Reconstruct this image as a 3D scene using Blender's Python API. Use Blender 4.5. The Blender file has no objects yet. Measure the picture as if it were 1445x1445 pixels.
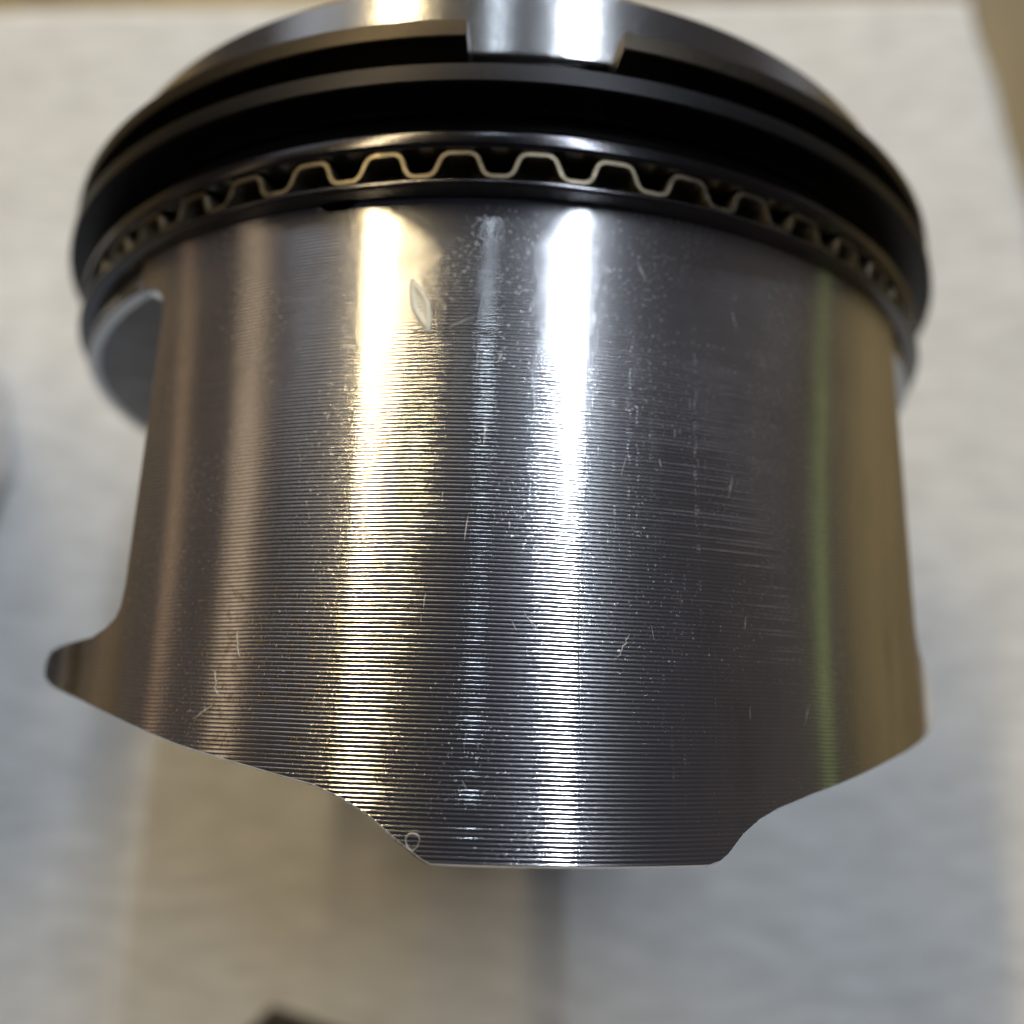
import bpy, math, random
from mathutils import Matrix, Vector
random.seed(4)
S = 0.001                       # everything below is written in millimetres
scene = bpy.context.scene

# ------------------------------------------------------------------ camera
AX = 47.0                       # height of the piston's axis above the towel
cam_d = bpy.data.cameras.new('camera')
cam = bpy.data.objects.new('camera', cam_d); scene.collection.objects.link(cam)
pitch, yaw, roll = math.radians(12.856), math.radians(-0.149), math.radians(1.852)
Mc = Matrix.Rotation(yaw, 4, 'Y') @ Matrix.Rotation(pitch, 4, 'X') @ Matrix.Rotation(roll, 4, 'Z')
Mc.translation = Vector((1.611*S, -33.759*S, (95.62+AX)*S))
cam.matrix_world = Mc
cam_d.sensor_width = 36.0
cam_d.lens = 1159.5/1445*36
cam_d.clip_start = 0.002; cam_d.clip_end = 50
cam_d.dof.use_dof = True
cam_d.dof.focus_distance = 0.0505
cam_d.dof.aperture_fstop = 12.5
scene.camera = cam

# ------------------------------------------------------------------ world: a dim room
w = bpy.data.worlds.new('World'); scene.world = w; w.use_nodes = True
nt = w.node_tree; nt.nodes.clear()
out = nt.nodes.new('ShaderNodeOutputWorld'); bg = nt.nodes.new('ShaderNodeBackground')
tc = nt.nodes.new('ShaderNodeTexCoord'); sx = nt.nodes.new('ShaderNodeSeparateXYZ')
rp = nt.nodes.new('ShaderNodeValToRGB')
rp.color_ramp.elements[0].position = 0.0; rp.color_ramp.elements[0].color = (0.070, 0.058, 0.050, 1)
rp.color_ramp.elements[1].position = 1.0; rp.color_ramp.elements[1].color = (0.012, 0.014, 0.022, 1)
nt.links.new(tc.outputs['Generated'], sx.inputs[0]); nt.links.new(sx.outputs['Z'], rp.inputs[0])
nt.links.new(rp.outputs[0], bg.inputs['Color']); bg.inputs['Strength'].default_value = 1.0
nt.links.new(bg.outputs[0], out.inputs[0])

# ------------------------------------------------------------------ lamps of the room, then added fill and reflection lights
def lamp(name, d, dist, size, power, col, size_y=None):
    ld = bpy.data.lights.new(name, 'AREA'); ld.energy = power; ld.color = col
    ld.shape = 'RECTANGLE' if size_y else 'DISK'; ld.size = size
    if size_y: ld.size_y = size_y
    o = bpy.data.objects.new(name, ld); scene.collection.objects.link(o)
    v = Vector(d).normalized()
    o.location = v*dist + Vector((0, -0.01, AX*S))
    zz = v; xx = Vector((0, 1, 0)).cross(zz).normalized(); yy = zz.cross(xx)
    o.matrix_world = Matrix(((xx.x, yy.x, zz.x, o.location.x), (xx.y, yy.y, zz.y, o.location.y),
                             (xx.z, yy.z, zz.z, o.location.z), (0, 0, 0, 1)))
    return o
def ang(th, t):                 # th: degrees from the vertical towards +X, t: lean towards +Y
    a = math.radians(th); return (math.sin(a), t*max(math.cos(a), 0.25), math.cos(a))
def tube(name, th, dist, y0, y1, width, power, col):   # a long lamp hung parallel to the piston's axis
    ld = bpy.data.lights.new(name, 'AREA'); ld.energy = power; ld.color = col
    ld.shape = 'RECTANGLE'; ld.size = width; ld.size_y = y1-y0
    o = bpy.data.objects.new(name, ld); scene.collection.objects.link(o)
    o.location = (math.sin(math.radians(th))*dist, (y0+y1)/2, math.cos(math.radians(th))*dist+AX*S)
    o.rotation_euler = (0, math.radians(th), 0)
tube('warm_tube_lamp', -30.3, 1.0, 0.26, 2.5, 0.026, 14.6, (1.0, 0.79, 0.45))
tube('cool_tube_lamp', 18.0, 1.0, 0.16, 2.4, 0.009, 14.8, (0.80, 0.895, 1.0))
lamp('small_cool_lamp', ang(-3.5, 1.05), 1.2, 0.034, 0.22, (0.75, 0.88, 1.0), 0.05)
lamp('far_fill_light', (0.1, 1.0, 0.26), 1.7, 4.6, 5.0, (0.84, 0.90, 1.0), 0.6)  # added wide light: brightens the turning marks and fills the towel's shadow
lamp('tan_reflection_light', ang(-60, 0.35), 1.4, 0.16, 0.34, (1.0, 0.74, 0.46), 1.0)  # added light standing in for a lit tan wall mirrored in the skirt
lamp('orange_reflection_light', ang(-79, 0.35), 1.6, 0.07, 0.11, (1.0, 0.62, 0.32), 0.9)  # added light that gives the skirt its narrow orange reflected band
lamp('green_reflection_light', ang(83.5, 0.30), 1.6, 0.08, 0.10, (0.48, 0.70, 0.18), 0.9)  # added light standing in for an unseen green object mirrored in the skirt

# ------------------------------------------------------------------ exposure
scene.view_settings.view_transform = 'Standard'; scene.view_settings.look = 'None'
scene.view_settings.exposure = 0.0; scene.view_settings.gamma = 1
scene.view_settings.use_curve_mapping = False

# ------------------------------------------------------------------ materials
def mat(name):
    m = bpy.data.materials.new(name); m.use_nodes = True
    return m, m.node_tree.nodes, m.node_tree.links, m.node_tree.nodes['Principled BSDF']
def N(ns, t, **kw):
    n = ns.new(t)
    for k, v in kw.items(): setattr(n, k, v)
    return n
def metal(name, col, rough, nscale=900, namp=0.12, bump=0.0, spec=None):
    m, ns, ln, b = mat(name)
    b.inputs['Metallic'].default_value = 1
    t = N(ns, 'ShaderNodeTexCoord'); n = N(ns, 'ShaderNodeTexNoise'); n.inputs['Scale'].default_value = nscale
    n.inputs['Detail'].default_value = 5
    ln.new(t.outputs['Object'], n.inputs['Vector'])
    r = N(ns, 'ShaderNodeMapRange'); r.inputs[1].default_value = .3; r.inputs[2].default_value = .7
    r.inputs[3].default_value = rough-namp; r.inputs[4].default_value = rough+namp
    ln.new(n.outputs[0], r.inputs[0]); ln.new(r.outputs[0], b.inputs['Roughness'])
    c = N(ns, 'ShaderNodeMixRGB'); c.inputs[1].default_value = (*[x*0.75 for x in col], 1); c.inputs[2].default_value = (*col, 1)
    ln.new(n.outputs[0], c.inputs[0]); ln.new(c.outputs[0], b.inputs['Base Color'])
    if bump:
        bp = N(ns, 'ShaderNodeBump'); bp.inputs['Strength'].default_value = bump; bp.inputs['Distance'].default_value = 0.00005
        ln.new(n.outputs[0], bp.inputs['Height']); ln.new(bp.outputs[0], b.inputs['Normal'])
    return m

def skirt_material():
    m, ns, ln, b = mat('turned_aluminium')
    b.inputs['Metallic'].default_value = 1
    uv = N(ns, 'ShaderNodeUVMap'); uv.uv_map = 'UVMap'          # u, v in millimetres along the surface
    def noise(sx_, sy_, scale=1.0, det=4, rough=.55):
        mp = N(ns, 'ShaderNodeMapping'); mp.inputs['Scale'].default_value = (sx_, sy_, 1)
        n = N(ns, 'ShaderNodeTexNoise'); n.inputs['Scale'].default_value = scale; n.inputs['Detail'].default_value = det
        n.inputs['Roughness'].default_value = rough
        ln.new(uv.outputs[0], mp.inputs[0]); ln.new(mp.outputs[0], n.inputs['Vector']); return n.outputs[0]
    def rng(x, a, c, lo, hi):
        r = N(ns, 'ShaderNodeMapRange'); r.inputs[1].default_value = a; r.inputs[2].default_value = c
        r.inputs[3].default_value = lo; r.inputs[4].default_value = hi; ln.new(x, r.inputs[0]); return r.outputs[0]
    def math_(op, a, c):
        q = N(ns, 'ShaderNodeMath', operation=op)
        for i, x in enumerate((a, c)):
            if isinstance(x, (int, float)): q.inputs[i].default_value = x
            else: ln.new(x, q.inputs[i])
        return q.outputs[0]
    sep = N(ns, 'ShaderNodeSeparateXYZ'); ln.new(uv.outputs[0], sep.inputs[0]); UU, VV = sep.outputs[0], sep.outputs[1]
    def sstep(x, a, c):
        r = N(ns, 'ShaderNodeMapRange', interpolation_type='SMOOTHSTEP'); r.inputs[1].default_value = a; r.inputs[2].default_value = c
        ln.new(x, r.inputs[0]); return r.outputs[0]
    def box(u0, u1, v0, v1, f):
        m1 = math_('MULTIPLY', sstep(UU, u0-f, u0+f), math_('SUBTRACT', 1.0, sstep(UU, u1-f, u1+f)))
        return math_('MULTIPLY', m1, math_('MULTIPLY', sstep(VV, v0-f, v0+f), math_('SUBTRACT', 1.0, sstep(VV, v1-f, v1+f))))
    line = N(ns, 'ShaderNodeMath', operation='COSINE')          # wear sits on the crests of the turning marks
    ln.new(math_('MULTIPLY', VV, 2*math.pi/0.26442), line.inputs[0])
    crest = rng(line.outputs[0], -.2, .7, 0, 1)
    streak = rng(noise(2.2, 0.035, 1, 3), .53, .66, 0, 1)      # rubbed columns along the stroke
    dash = rng(noise(6, 1.2, 1, 3), .46, .60, 0, 1)
    area = math_('MAXIMUM', box(8, 19, -40, -7, 6), .25)
    rub = math_('MULTIPLY', math_('MULTIPLY', streak, dash), math_('MULTIPLY', crest, area))
    rowc = N(ns, 'ShaderNodeMath', operation='COSINE'); ln.new(math_('MULTIPLY', math_('ADD', VV, 9.2), 2*math.pi/2.75), rowc.inputs[0])
    ROWS = rng(rowc.outputs[0], -.25, .15, 0, 1)
    grid = math_('MULTIPLY', box(18.0, 22.2, -18.6, -7.9, .8), ROWS)
    grid = math_('MULTIPLY', math_('MULTIPLY', grid, rng(noise(4.5, 2.2, 1, 3), .40, .62, 0, .75)), crest)
    speck = rng(noise(4.2, 4.2, 1, 3, .75), .60, .67, 0, 1)
    dens = rng(noise(.12, .09, 1, 3), .42, .62, .3, 1)
    speck = math_('MULTIPLY', speck, dens)
    haze_ = math_('MULTIPLY', box(10, 16, -34, -5, 6), rng(noise(.5, .22, 1, 5, .65), .50, .72, 0, 1))
    stain = math_('MULTIPLY', box(-21, -5, -46, -26, 4.5), rng(noise(1.3, 1.1, 1, 6, .75), .47, .66, 0, 1))
    smear = rng(noise(0.22, 0.10, 1, 5, .6), .48, .75, 0, 1)
    fine = noise(9, 9, 1, 5, .7)
    wear = math_('MAXIMUM', math_('MAXIMUM', rub, grid), speck)
    def mixc(f, a, c, bt='MIX'):
        q = N(ns, 'ShaderNodeMixRGB'); q.blend_type = bt
        for i_, x in enumerate((f, a, c)):
            if isinstance(x, tuple): q.inputs[i_].default_value = x
            elif isinstance(x, (int, float)): q.inputs[i_].default_value = x
            else: ln.new(x, q.inputs[i_])
        return q.outputs[0]
    col = mixc(math_('MULTIPLY', smear, .8), (.74, .735, .76, 1), (.58, .57, .59, 1))
    col = mixc(math_('MULTIPLY', stain, .8), col, (.50, .41, .28, 1))
    col = mixc(math_('MAXIMUM', wear, math_('MULTIPLY', haze_, .5)), col, (.88, .88, .90, 1))
    ln.new(col, b.inputs['Base Color'])
    rr = math_('ADD', rng(fine, .3, .7, .025, .065), math_('MULTIPLY', wear, .38))
    rr = math_('ADD', rr, math_('MULTIPLY', math_('MAXIMUM', haze_, stain), .20))
    ln.new(rr, b.inputs['Roughness'])
    bp = N(ns, 'ShaderNodeBump'); bp.inputs['Strength'].default_value = .06; bp.inputs['Distance'].default_value = 0.00003
    ln.new(math_('ADD', fine, wear), bp.inputs['Height'])
    ln.new(bp.outputs[0], b.inputs['Normal'])
    # a second, hazier reflection of the same metal under the clear one
    b2 = N(ns, 'ShaderNodeBsdfPrincipled'); b2.inputs['Metallic'].default_value = 1; b2.inputs['Roughness'].default_value = .235
    ln.new(col, b2.inputs['Base Color']); ln.new(bp.outputs[0], b2.inputs['Normal'])
    mx = N(ns, 'ShaderNodeMixShader'); ln.new(rng(smear, 0, 1, .27, .37), mx.inputs[0])
    ln.new(b.outputs[0], mx.inputs[1]); ln.new(b2.outputs[0], mx.inputs[2])
    ln.new(mx.outputs[0], ns['Material Output'].inputs['Surface'])
    return m

def towel_material():
    m, ns, ln, b = mat('white_towel')
    b.inputs['Roughness'].default_value = .9; b.inputs['Specular IOR Level'].default_value = .2
    t = N(ns, 'ShaderNodeTexCoord'); mp = N(ns, 'ShaderNodeMapping')
    mp.inputs['Rotation'].default_value = (0, 0, math.radians(9)); mp.inputs['Scale'].default_value = (110, 420, 60)
    n = N(ns, 'ShaderNodeTexNoise'); n.inputs['Scale'].default_value = 1; n.inputs['Detail'].default_value = 5
    ln.new(t.outputs['Object'], mp.inputs[0]); ln.new(mp.outputs[0], n.inputs['Vector'])
    n2 = N(ns, 'ShaderNodeTexNoise'); n2.inputs['Scale'].default_value = 1500; n2.inputs['Detail'].default_value = 3
    ln.new(t.outputs['Object'], n2.inputs['Vector'])
    c = N(ns, 'ShaderNodeMixRGB'); c.inputs[1].default_value = (.70, .69, .675, 1); c.inputs[2].default_value = (.90, .89, .87, 1)
    r = N(ns, 'ShaderNodeMapRange'); r.inputs[1].default_value = .3; r.inputs[2].default_value = .7
    ln.new(n.outputs[0], r.inputs[0]); ln.new(r.outputs[0], c.inputs[0]); ln.new(c.outputs[0], b.inputs['Base Color'])
    a = N(ns, 'ShaderNodeMath', operation='ADD'); ln.new(n.outputs[0], a.inputs[0]); ln.new(n2.outputs[0], a.inputs[1])
    bp = N(ns, 'ShaderNodeBump'); bp.inputs['Strength'].default_value = .6; bp.inputs['Distance'].default_value = .0006
    ln.new(a.outputs[0], bp.inputs['Height']); ln.new(bp.outputs[0], b.inputs['Normal'])
    return m

def wood_material():
    m, ns, ln, b = mat('brown_bench_wood')
    b.inputs['Roughness'].default_value = .5
    t = N(ns, 'ShaderNodeTexCoord'); mp = N(ns, 'ShaderNodeMapping'); mp.inputs['Scale'].default_value = (17, 3, 12)
    mp.inputs['Rotation'].default_value = (0, 0, math.radians(6))
    n = N(ns, 'ShaderNodeTexNoise'); n.inputs['Scale'].default_value = 1; n.inputs['Detail'].default_value = 7
    ln.new(t.outputs['Object'], mp.inputs[0]); ln.new(mp.outputs[0], n.inputs['Vector'])
    r = N(ns, 'ShaderNodeValToRGB'); r.color_ramp.elements[0].position = .3; r.color_ramp.elements[0].color = (.07, .046, .024, 1)
    r.color_ramp.elements[1].position = .7; r.color_ramp.elements[1].color = (.50, .38, .18, 1)
    ln.new(n.outputs[0], r.inputs[0]); ln.new(r.outputs[0], b.inputs['Base Color'])
    return m

M_SKIRT = skirt_material()
M_ALU = metal('bare_aluminium', (.60, .595, .60), .16, 7000, .05, .04)
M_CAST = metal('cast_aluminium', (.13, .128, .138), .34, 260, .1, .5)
M_RING = metal('black_ring_iron', (.030, .029, .031), .42, 7000, .06, .05)
M_RING1 = metal('browned_ring_iron', (.062, .052, .040), .42, 5000, .1, .1)
M_RAIL = metal('grey_rail_steel', (.11, .108, .115), .17, 7000, .04, .1)
M_EXP = metal('straw_spring_steel', (.17, .145, .105), .40, 1600, .1, .1)
M_SCR = metal('bright_scratch', (.85, .82, .76), .6, 4000, .1, .5)
M_NICK = metal('pale_nick', (.88, .84, .72), .6, 3000, .1, .6); M_NICK.node_tree.nodes['Principled BSDF'].inputs['Metallic'].default_value = .35
M_DARK = metal('dark_scratch', (.14, .13, .13), .6, 3000, .1, .3)
M_TOWEL = towel_material(); M_WOOD = wood_material()

# ------------------------------------------------------------------ mesh helpers
def mesh_obj(name, verts, faces, material, parent=None, smooth=True, uvs=None, sharp=None):
    me = bpy.data.meshes.new(name)
    me.from_pydata([(x*S, y*S, z*S) for x, y, z in verts], [], faces)
    if uvs is not None:
        ul = me.uv_layers.new(name='UVMap')
        flat = []
        for f in faces:
            for i in f: flat.extend(uvs[i])
        ul.data.foreach_set('uv', flat)
    me.materials.append(material)
    me.polygons.foreach_set('use_smooth', [smooth]*len(me.polygons))
    me.update()
    if sharp: me.set_sharp_from_angle(angle=math.radians(sharp))
    o = bpy.data.objects.new(name, me); scene.collection.objects.link(o)
    if parent: o.parent = parent
    return o
TOP = 18.6                       # axial position of the crown face; Y=0 is the lower edge of the oil groove
def P(r, phi, Y, dz=0.0):        # cylinder coordinates -> piston-local (crown face at the origin, skirt up)
    a = math.radians(phi); return (r*math.sin(a), r*math.cos(a)+dz, TOP-Y)
def lathe(prof, a0=0.0, a1=360.0, n=180, dz=0.0, closed_prof=True):
    """prof: list of (r, Y); sweeps a0..a1 degrees, capped at the ends when it is not a full turn."""
    full = abs(a1-a0-360) < 1e-6; k = len(prof); V = []; F = []
    cols = n if full else n+1
    for i in range(cols):
        a = a0+(a1-a0)*i/n
        for r, Y in prof: V.append(P(r, a, Y, dz))
    kk = k if closed_prof else k-1
    for i in range(n):
        j = (i+1) % cols
        for q in range(kk):
            q2 = (q+1) % k
            F.append((i*k+q, i*k+q2, j*k+q2, j*k+q))
    if not full and closed_prof:
        F.append(tuple(range(k))); F.append(tuple(reversed(range((cols-1)*k, cols*k))))
    return V, F
def interp(tab, x):
    if x >= tab[0][0]: return tab[0][1]
    for (x0, y0), (x1, y1) in zip(tab, tab[1:]):
        if x <= x0 and x >= x1: return y0+(y1-y0)*(x0-x)/(x0-x1)
    return tab[-1][1]

# ------------------------------------------------------------------ setting
tab = mesh_obj('tabletop', [(-1500, -1500, -30), (1500, -1500, -30), (1500, 1500, -30), (-1500, 1500, -30),
                            (-1500, -1500, -1.2), (1500, -1500, -1.2), (1500, 1500, -1.2), (-1500, 1500, -1.2)],
               [(3, 2, 1, 0), (4, 5, 6, 7), (0, 1, 5, 4), (1, 2, 6, 5), (2, 3, 7, 6), (3, 0, 4, 7)], M_WOOD, smooth=False)
tab['kind'] = 'structure'

def make_towel():
    # corner near (94.5, 111); the far edge and the right edge run slightly askew
    c = Vector((95.0, 112.0)); ex = Vector((-1, -0.055)).normalized(); ey = Vector((0.11, -1)).normalized()
    nx, ny, W, H = 130, 130, 285.0, 290.0
    V = []; F = []
    for layer in (0, 1):
        for j in range(ny+1):
            for i in range(nx+1):
                s, t = i/nx, j/ny
                p = c+ex*W*s+ey*H*t
                e = 0.6*math.sin(t*23+1)+0.4*math.sin(t*61) if i in (0, nx) else 0
                p = p+ex*e*(1 if i == 0 else -1)
                x, y = p
                h = -0.25+0.16*math.sin(x*.11+y*.05)+0.10*math.sin(y*.23-x*.04+2)+0.06*math.sin(x*.31+1.3*math.sin(y*.12))
                h = min(h, 0.0)
                V.append((x, y, h if layer == 0 else -1.15))
    n1 = (nx+1)*(ny+1)
    for j in range(ny):
        for i in range(nx):
            a = j*(nx+1)+i
            F.append((a, a+nx+1, a+nx+2, a+1))
    rim = [i for i in range(nx)]+[nx+j*(nx+1) for j in range(ny)]+[ny*(nx+1)+nx-i for i in range(nx)]+[(ny-j)*(nx+1) for j in range(ny)]
    for a, b_ in zip(rim, rim[1:]+rim[:1]): F.append((a, b_, b_+n1, a+n1))
    o = mesh_obj('paper_towel', V, F, M_TOWEL)
    o['label'] = 'white paper towel spread flat under the pistons'; o['category'] = 'paper towel'
make_towel()

# ------------------------------------------------------------------ the piston
def build_piston(name):
    root = bpy.data.objects.new(name, None); root.empty_display_size = .02; scene.collection.objects.link(root)
    # crown: top land with fine turning marks and the closed crown face
    prof = [(0.02, 18.6), (30, 18.6), (43.6, 18.6), (44.1, 18.45), (44.4, 18.1)]
    y = 18.0
    while y > 12.45:
        for k in range(4): prof.append((44.62+0.006*math.cos(2*math.pi*k/4), y-k*.06))
        y -= .24
    prof += [(44.6, 12.32), (44.45, 12.18), (41.0, 12.17), (0.02, 12.17)]
    V, F = lathe(prof, n=240); crown = mesh_obj('crown', V, F, M_ALU, root, sharp=40)
    # the core that forms the floor of the grooves, down to the deck below the oil groove
    V, F = lathe([(0.02, 12.1), (40.6, 12.1), (40.6, -0.5), (0.02, -0.5)], n=180)
    mesh_obj('groove_core', V, F, M_ALU, root, sharp=40)
    for y0, y1 in ((10.42, 8.42), (6.72, 5.64)):
        V, F = lathe([(40.0, y0), (44.5, y0), (44.7, y0-.12), (44.7, y1+.12), (44.5, y1), (40.0, y1)], n=240)
        mesh_obj('ring_land', V, F, M_ALU, root, sharp=40)
    # compression rings: sprung open, so they stand proud of their grooves
    def ring(nm, R, dz, y0, y1, a0, a1, wdt, material, par, c=.14, n=260):
        ym = (y0+y1)/2
        V, F = lathe([(R-wdt, y0), (R-c, y0), (R-.03, y0-c*.8), (R, ym), (R-.03, y1+c*.8), (R-c, y1), (R-wdt, y1)], a0, a1, n, dz)
        return mesh_obj(nm, V, F, material, par, sharp=38)
    r1 = ring('compression_ring', 47.4, .6, 12.02, 10.52, 10.3, 360-2.95, 4.3, M_RING1, root)
    r1['label'] = 'upper black piston ring with an open gap'
    r2 = ring('compression_ring', 47.6, .5, 8.34, 6.84, 152, 152+354, 4.3, M_RING, root)
    r2['label'] = 'lower black piston ring'
    # oil ring: two rails and the waved expander between them
    oil = mesh_obj('oil_ring_expander', *expander(), M_EXP, root, sharp=40)
    oil['label'] = 'straw coloured waved spring between two thin rails'
    for y0, y1, w_ in ((4.45, 3.02, 3.6), (0.55, 0.06, 3.6)):
        ym = (y0+y1)/2; hh = (y0-y1)/2; R = 45.85; pr = [(R-w_, y0)]
        pr += [(R-.20, y0), (R-.05, y0-hh*.2), (R-.008, ym+hh*.4), (R, ym), (R-.008, ym-hh*.4), (R-.05, y1+hh*.2), (R-.20, y1)]
        pr.append((R-w_, y1))
        V, F = lathe(pr, 201, 201+358.6, 260, .65)
        mesh_obj('rail', V, F, M_RAIL, oil, sharp=50)
    # plain band below the oil groove outside the skirts, and the flat deck under it
    for a0, a1 in ((51.6, 180-40.2), (180+51.6, 360-40.2)):
        V, F = lathe([(43.9, 0), (44.8, 0), (45, -.15), (45, -2.25), (44.85, -2.42), (43.9, -2.42)], a0, a1, 90)
        mesh_obj('belt_edge', V, F, M_ALU, root, sharp=40)
    V, F = lathe([(0.02, -0.6), (43.8, -0.6), (43.8, -2.36), (0.02, -2.36)], n=160)
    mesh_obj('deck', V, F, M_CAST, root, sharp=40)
    # skirts
    sk = skirt(root)
    sk2 = sk.copy(); scene.collection.objects.link(sk2); sk2.parent = root; sk2.rotation_euler = (0, 0, math.pi)
    # pin bosses and webs; the unseen webs are lengthened to block lamp light
    pa = math.radians(8.2)
    for s in (-1, 1):
        V = []; F = []; n = 48
        for i in range(n):
            a = 2*math.pi*i/n
            for d, rr in ((13, 12.2), (33.2, 12.2), (34, 11.4), (34, 8.2), (33.6, 7.8), (13, 7.8)):
                ww = rr*math.cos(a); yy = -16.5+rr*math.sin(a); dd = s*d
                V.append((dd*math.cos(pa)+ww*math.sin(pa), -dd*math.sin(pa)+ww*math.cos(pa), TOP-yy))
        for i in range(n):
            j = (i+1) % n
            for q in range(6): F.append((i*6+q, j*6+q, j*6+(q+1) % 6, i*6+(q+1) % 6))
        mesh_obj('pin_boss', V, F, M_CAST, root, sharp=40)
        for t in (-1, 1):
            V = []
            for d in (24.0, 27.0):
                for ww in (6.5, 31.0):
                    for yy in (-2.3, -36):
                        dd = s*d; w2 = t*ww
                        V.append((dd*math.cos(pa)+w2*math.sin(pa), -dd*math.sin(pa)+w2*math.cos(pa), TOP-yy))
            mesh_obj('web', V, [(0, 1, 3, 2), (4, 6, 7, 5), (0, 4, 5, 1), (2, 3, 7, 6), (0, 2, 6, 4), (1, 5, 7, 3)], M_CAST, root, smooth=False)
    return root

def expander():
    NP = 52; per = 360.0/NP; lo, hi = 0.86, 2.66; phase = -3.3; R0 = 45.0; dz = 1.3
    k = math.radians(1)*46.0     # mm per degree
    ctrl = []
    rnd = random.Random(7)
    raw = []
    for i in range(NP):
        c = phase+i*per
        jw = rnd.uniform(-.12, .12)
        top = hi+rnd.uniform(-.05, .05); bot = lo+rnd.uniform(-.03, .03)
        for a, y in ((-2.25, bot), (-1.45, top), (1.45, top), (2.25, bot)):
            raw.append(((c+a+jw)*k, y))
    L = 360*k; n = len(raw)
    pts = []
    for i in range(n):           # round each corner with a quadratic curve
        p0 = raw[i-1]; p1 = raw[i]; p2 = raw[(i+1) % n]
        x0 = p0[0]-(L if i == 0 else 0); x2 = p2[0]+(L if i == n-1 else 0)
        a = Vector((x0, p0[1])); b = Vector(p1); c = Vector((x2, p2[1]))
        d0 = min(.62, (a-b).length*.48); d2 = min(.62, (c-b).length*.48)
        A = b+(a-b).normalized()*d0; C2 = b+(c-b).normalized()*d2
        for q in range(6):
            t = q/5; pts.append(A*(1-t)**2+b*2*t*(1-t)+C2*t*t)
    V = []; F = []; m = len(pts); h = .25
    for i in range(m):
        a = pts[i-1].copy(); c = pts[(i+1) % m].copy()
        if i == 0: a.x -= L
        if i == m-1: c.x += L
        t = (c-a).normalized(); nrm = Vector((-t.y, t.x))
        for r, s in ((R0-2.6, h), (R0-.12, h), (R0, h*.6), (R0, -h*.6), (R0-.12, -h), (R0-2.6, -h)):
            q = pts[i]+nrm*s
            V.append(P(r, q.x/k, q.y, dz))
    for i in range(m):
        j = (i+1) % m
        for q in range(6): F.append((i*6+q, j*6+q, j*6+(q+1) % 6, i*6+(q+1) % 6))
    return V, F

LEFT = [(0, -40.0), (-2.3, -40.0), (-2.7, -37.6), (-3.3, -36.2), (-4.2, -35.2), (-5.6, -34.8), (-26.5, -34.8), (-28.2, -35.1),
        (-29.0, -35.8), (-29.7, -37.3), (-30.3, -39.6), (-30.6, -43.8), (-30.85, -48.0), (-31.2, -51.0), (-31.9, -52.3), (-32.7, -52.6),
        (-33.2, -51.6), (-33.8, -48.4), (-34.7, -40.2), (-35.7, -33.9), (-37.2, -25.3), (-38.2, -18.1), (-39.0, -12.6), (-39.7, -10.0),
        (-40.6, -7.8), (-41.9, -5.5), (-42.45, -4.45), (-42.9, -3.6), (-43.1, -3.0)]
RIGHT = [(0, 51.4), (-26.0, 51.4), (-27.6, 51.6), (-28.9, 52.6), (-30.0, 54.8), (-31.0, 57.4), (-32.2, 59.6), (-33.2, 60.6), (-34.0, 60.2),
         (-34.7, 58.0), (-35.9, 50.3), (-37.3, 40.5), (-38.35, 34.2), (-39.15, 29.3), (-39.95, 25.4), (-40.55, 23.5), (-41.4, 21.8),
         (-42.5, 20.4), (-42.9, 19.6), (-43.1, 18.6)]
NOTCH = ((-14.5, 1.8, .5),)
PITCH = 0.265
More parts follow.
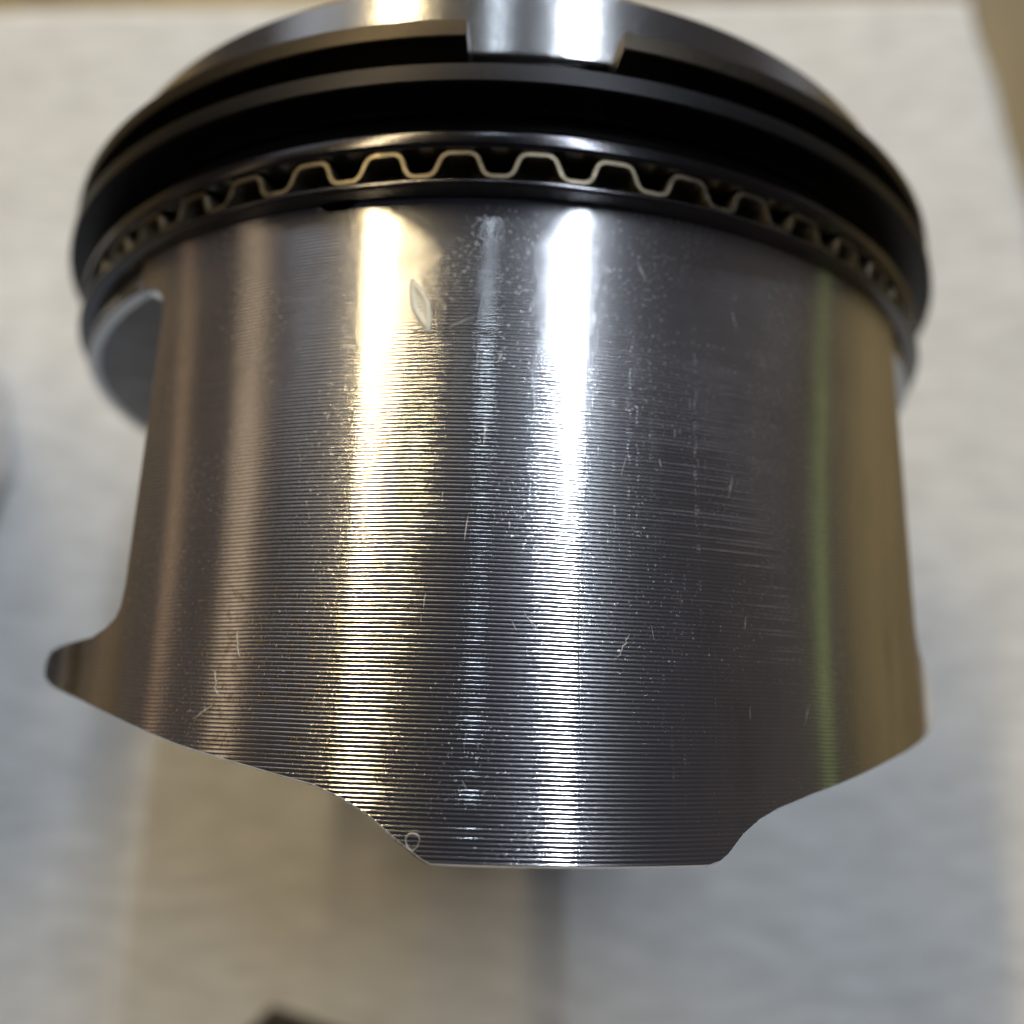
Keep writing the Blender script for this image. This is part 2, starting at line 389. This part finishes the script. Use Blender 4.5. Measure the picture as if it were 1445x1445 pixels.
def skirt(root):
    FR = (0.0, .2, .35, .42, .46, .5, .54, .58, .65, .8); K = len(FR)
    NR = int(round(43.1/PITCH)); rows = NR*K; NC = 190; pt = 43.1/NR
    rnd = random.Random(11)
    amp = [rnd.uniform(.85, 1.15) for _ in range(NR+3)]
    V = []; F = []; U = []
    YS = [-(j//K+FR[j % K])*pt for j in range(rows)]+[-43.1]
    def rad(Y, phi):
        q = -Y/pt+1e-6; i = int(q); fr = q-i
        ramp = 1.0+.7*max(0.0, 1+Y/11.0)
        a = amp[i]*(1+.05*math.sin(phi*.9+i*2.1)*math.sin(phi*.17+i))
        # flat-topped turning marks parted by narrow grooves
        prof = 0.0068*math.cos(2*math.pi*fr)-0.0150*a*ramp*math.exp(-((fr-.5)/.085)**2)
        return 45.0-0.048*((Y+22)/22)**2+prof
    for j in range(rows+1):
        Y = YS[j]; l, r_ = interp(LEFT, Y), interp(RIGHT, Y)
        for i in range(NC+1):
            phi = l+(r_-l)*i/NC; y = Y
            for c, hw, dp in NOTCH:
                u = (phi-c)/hw
                if abs(u) < 1: y = min(y, -dp*math.sqrt(1-u*u)-0.02*(j/rows)) if y > -dp else y
            V.append(P(rad(Y, phi), phi, y)); U.append((phi*.785, Y))
    w = NC+1
    for j in range(rows):
        for i in range(NC):
            a = j*w+i; F.append((a, a+w, a+w+1, a+1))
    # chamfered rim and a plain inner wall
    loop = [(0, i) for i in range(NC+1)]+[(j, NC) for j in range(1, rows+1)]+[(rows, NC-i) for i in range(1, NC+1)]+[(rows-j, 0) for j in range(1, rows)]
    pts = []
    for j, i in loop:
        Y = YS[j]; l, r_ = interp(LEFT, Y), interp(RIGHT, Y); pts.append((l+(r_-l)*i/NC, TOP-V[j*w+i][2]))
    m = len(loop); base = len(V); k = .785
    for q in range(m):
        p0 = pts[(q-3) % m]; p1 = pts[(q+3) % m]
        t = Vector(((p1[0]-p0[0])*k, p1[1]-p0[1])); t = t.normalized() if t.length > 1e-6 else Vector((1, 0))
        nrm = Vector((-t.y, t.x))           # outward for this winding
        j, i = loop[q]
        vx = V[j*w+i]; rr = math.hypot(vx[0], vx[1])
        ph, y = pts[q]
        for dr, off in ((0.0, 0.0), (-.22, .16), (-.9, .2), (-4.2, .2)):
            V.append(P(rr+dr, ph+nrm.x*off/k, y+nrm.y*off)); U.append((ph*k, y))
    for q in range(m):
        q2 = (q+1) % m
        for s in range(3):
            F.append((base+q*4+s, base+q2*4+s, base+q2*4+s+1, base+q*4+s+1))
    b2 = len(V); step = 12; jr = list(range(0, rows+1, step)); jr = jr if jr[-1] == rows else jr+[rows]
    for j in jr:
        Y = YS[j]; l, r_ = interp(LEFT, Y), interp(RIGHT, Y)
        for i in range(0, 41):
            V.append(P(40.85, l+(r_-l)*i/40, Y)); U.append((0, Y))
    for a in range(len(jr)-1):
        for i in range(40):
            c = b2+a*41+i; F.append((c, c+1, c+42, c+41))
    sk = mesh_obj('skirt', V, F, M_SKIRT, root, uvs=U)
    sk['label'] = 'bright turned aluminium skirt with fine machining lines'
    return sk

def strip(name, path, width, material, parent, r=45.03):
    """a scratch: a tapered ribbon hugging the skirt, path in (phi, Y)."""
    V = []; F = []; n = len(path); k = .785
    for i, (ph, y) in enumerate(path):
        a = path[max(i-1, 0)]; b = path[min(i+1, n-1)]
        t = Vector(((b[0]-a[0])*k, b[1]-a[1])).normalized(); nm = Vector((-t.y, t.x))
        wd = width*max(.25, math.sin(math.pi*(i+.5)/n))*.5
        for s, dr in ((-1, -.015), (0, .012), (1, -.015)):
            V.append(P(r+dr, ph+nm.x*wd*s/k, y+nm.y*wd*s))
    for i in range(n-1):
        for q in (0, 1): F.append((i*3+q, i*3+q+1, i*3+q+4, i*3+q+3))
    return mesh_obj(name, V, F, material, parent)

def marks(skirt_o):
    rnd = random.Random(3)
    def path(a, b, n=14, j=.02, bow=0.0):
        out_ = []
        for i in range(n):
            t = i/(n-1); out_.append((a[0]+(b[0]-a[0])*t+rnd.gauss(0, j)+bow*math.sin(math.pi*t), a[1]+(b[1]-a[1])*t))
        return out_
    strip('scratch', path((7.6, -24.4), (8.0, -36.4), 30, .03), .065, M_DARK, skirt_o)
    strip('scratch', path((0.35, -18.2), (0.3, -20.3), 10, .03), .07, M_DARK, skirt_o)
    for a, b, wd in (((3.3, -28.4), (4.6, -29.6), .05), ((12.0, -29.6), (11.0, -31.0), .05), ((-20.4, -30.0), (-20.0, -31.6), .10),
                     ((-23.9, -35.6), (-21.9, -34.6), .13), ((-22.2, -32.6), (-21.7, -34.0), .11), ((-3.6, -9.7), (-1.6, -8.9), .05)):
        strip('scratch', path(a, b, 9, .06), wd, M_SCR, skirt_o)
    V = []; F = []                       # the many hairline scratches, too fine to pick apart
    for q in range(34):
        ph = rnd.gauss(6, 13); y0_ = rnd.uniform(-41, -4)
        if ph < -30 or ph > 34 or (y0_ < -37 and not -1 < ph < 17): continue
        ln_ = rnd.choice((.4, .6, .9, 1.6)); an = rnd.gauss(0, .3) if rnd.random() < .86 else rnd.uniform(-1.5, 1.5)
        wd = rnd.uniform(.010, .020); base = len(V)
        for t in range(5):
            u = t/4-.5; w2 = wd*(1-abs(u)*1.6)
            x = ph+ln_*u*math.sin(an)/.785+.05*u*u; yy = y0_+ln_*u*math.cos(an)
            for s_ in (-1, 1): V.append(P(45.018, x+s_*w2/.785*math.cos(an), yy-s_*w2*math.sin(an)))
        for t in range(4): F.append((base+t*2, base+t*2+1, base+t*2+3, base+t*2+2))
    hs = mesh_obj('hairline_scratches', V, F, M_SCR, skirt_o); hs['kind'] = 'stuff'
    # lens-shaped nick: a raised lip round a hollow
    V = []; F = []; n = 28; cx, cy = -6.25, -8.05; L, W = 2.05, .66; tl = math.radians(20); k = .785
    rings = ((1.0, -.02), (.86, .05), (.62, .045), (.42, -.02), (.2, -.035))
    for s, dr in rings:
        for i in range(n):
            a = 2*math.pi*i/n; lx = W*s*math.cos(a)*abs(math.sin(a))**.55 if True else 0; ly = L*math.sin(a)*(s if s > .6 else s*1.3)
            lx = W*s*math.cos(a)*(1-abs(math.sin(a))*.35)
            jx = rnd.uniform(-.02, .02) if .3 < s < .9 else 0
            x = lx*math.cos(tl)-ly*math.sin(tl)+jx; y = lx*math.sin(tl)+ly*math.cos(tl)
            V.append(P(45.02+dr, cx+(-x)/k*-1, cy+y))
    for s in range(len(rings)-1):
        for i in range(n):
            j = (i+1) % n; F.append((s*n+i, s*n+j, (s+1)*n+j, (s+1)*n+i))
    F.append(tuple((len(rings)-1)*n+i for i in range(n)))
    d = mesh_obj('nick', V, F, M_NICK, skirt_o); d['label'] = 'pale lens-shaped nick in the skirt'
    # tiny round burr at the lower edge
    V = []; F = []; cx, cy = -4.35, -41.95
    for i in range(20):
        a = 2*math.pi*i/19-.6; tk = .016+.016*math.sin(math.pi*i/19)
        for q in range(6):
            b = 2*math.pi*q/6; rr = .40+.03*math.sin(3*a)+tk*math.cos(b)
            V.append(P(45.03+tk*math.sin(b), cx+rr*math.cos(a)/k, cy+rr*math.sin(a)*1.15))
    for i in range(19):
        for q in range(6): F.append((i*6+q, (i+1)*6+q, (i+1)*6+(q+1) % 6, i*6+(q+1) % 6))
    mesh_obj('burr', V, F, M_SCR, skirt_o)

def copy_tree(o, parent=None):
    c = o.copy(); scene.collection.objects.link(c); c.parent = parent
    for ch in o.children: copy_tree(ch, c)
    return c

piston = build_piston('piston')
second = copy_tree(piston)          # before the marks are added: they belong to the first one only
piston.rotation_euler = (math.pi/2, 0, 0)
piston.location = (0, TOP*S, AX*S)
piston['label'] = 'bright aluminium piston lying on its side with open black rings'
piston['category'] = 'piston'; piston['group'] = 'pistons on the towel'
marks([c for c in piston.children if c.name.startswith('skirt')][0])

second.location = (-0.1325, 0.000, (TOP+43.3)*S)
second.rotation_euler = (math.pi, 0, math.radians(98))
second['label'] = 'dark edge of another piston standing upright on its skirt'
second['category'] = 'piston'; second['group'] = 'pistons on the towel'

# ------------------------------------------------------------------ dark block whose corner shows below the skirt
def dark_block():
    c = [(-33.0, -81.5), (-50, -99), (-42, -112), (-8, -106), (-6, -90), (-20, -85)]
    V = []; F = []; n = len(c); cen = Vector((-26, -96))
    for z, s in ((0, 1.0), (7.0, 1.0), (8.0, .94)):
        for x, y in c:
            q = cen+(Vector((x, y))-cen)*s; V.append((q.x, q.y, z))
    for l in (0, 1):
        for i in range(n): F.append((l*n+i, l*n+(i+1) % n, (l+1)*n+(i+1) % n, (l+1)*n+i))
    F.append(tuple(range(2*n, 3*n))); F.append(tuple(reversed(range(n))))
    m, ns, ln, b = mat('dark_brown_rubber'); b.inputs['Roughness'].default_value = .55
    t = N(ns, 'ShaderNodeTexNoise'); t.inputs['Scale'].default_value = 300
    r = N(ns, 'ShaderNodeValToRGB'); r.color_ramp.elements[0].color = (.012, .008, .006, 1); r.color_ramp.elements[1].color = (.035, .022, .016, 1)
    ln.new(t.outputs[0], r.inputs[0]); ln.new(r.outputs[0], b.inputs['Base Color'])
    o = mesh_obj('dark_block', V, F, m, smooth=False)
    o['label'] = 'dark brown pointed corner of a block on the towel'; o['category'] = 'block'
dark_block()
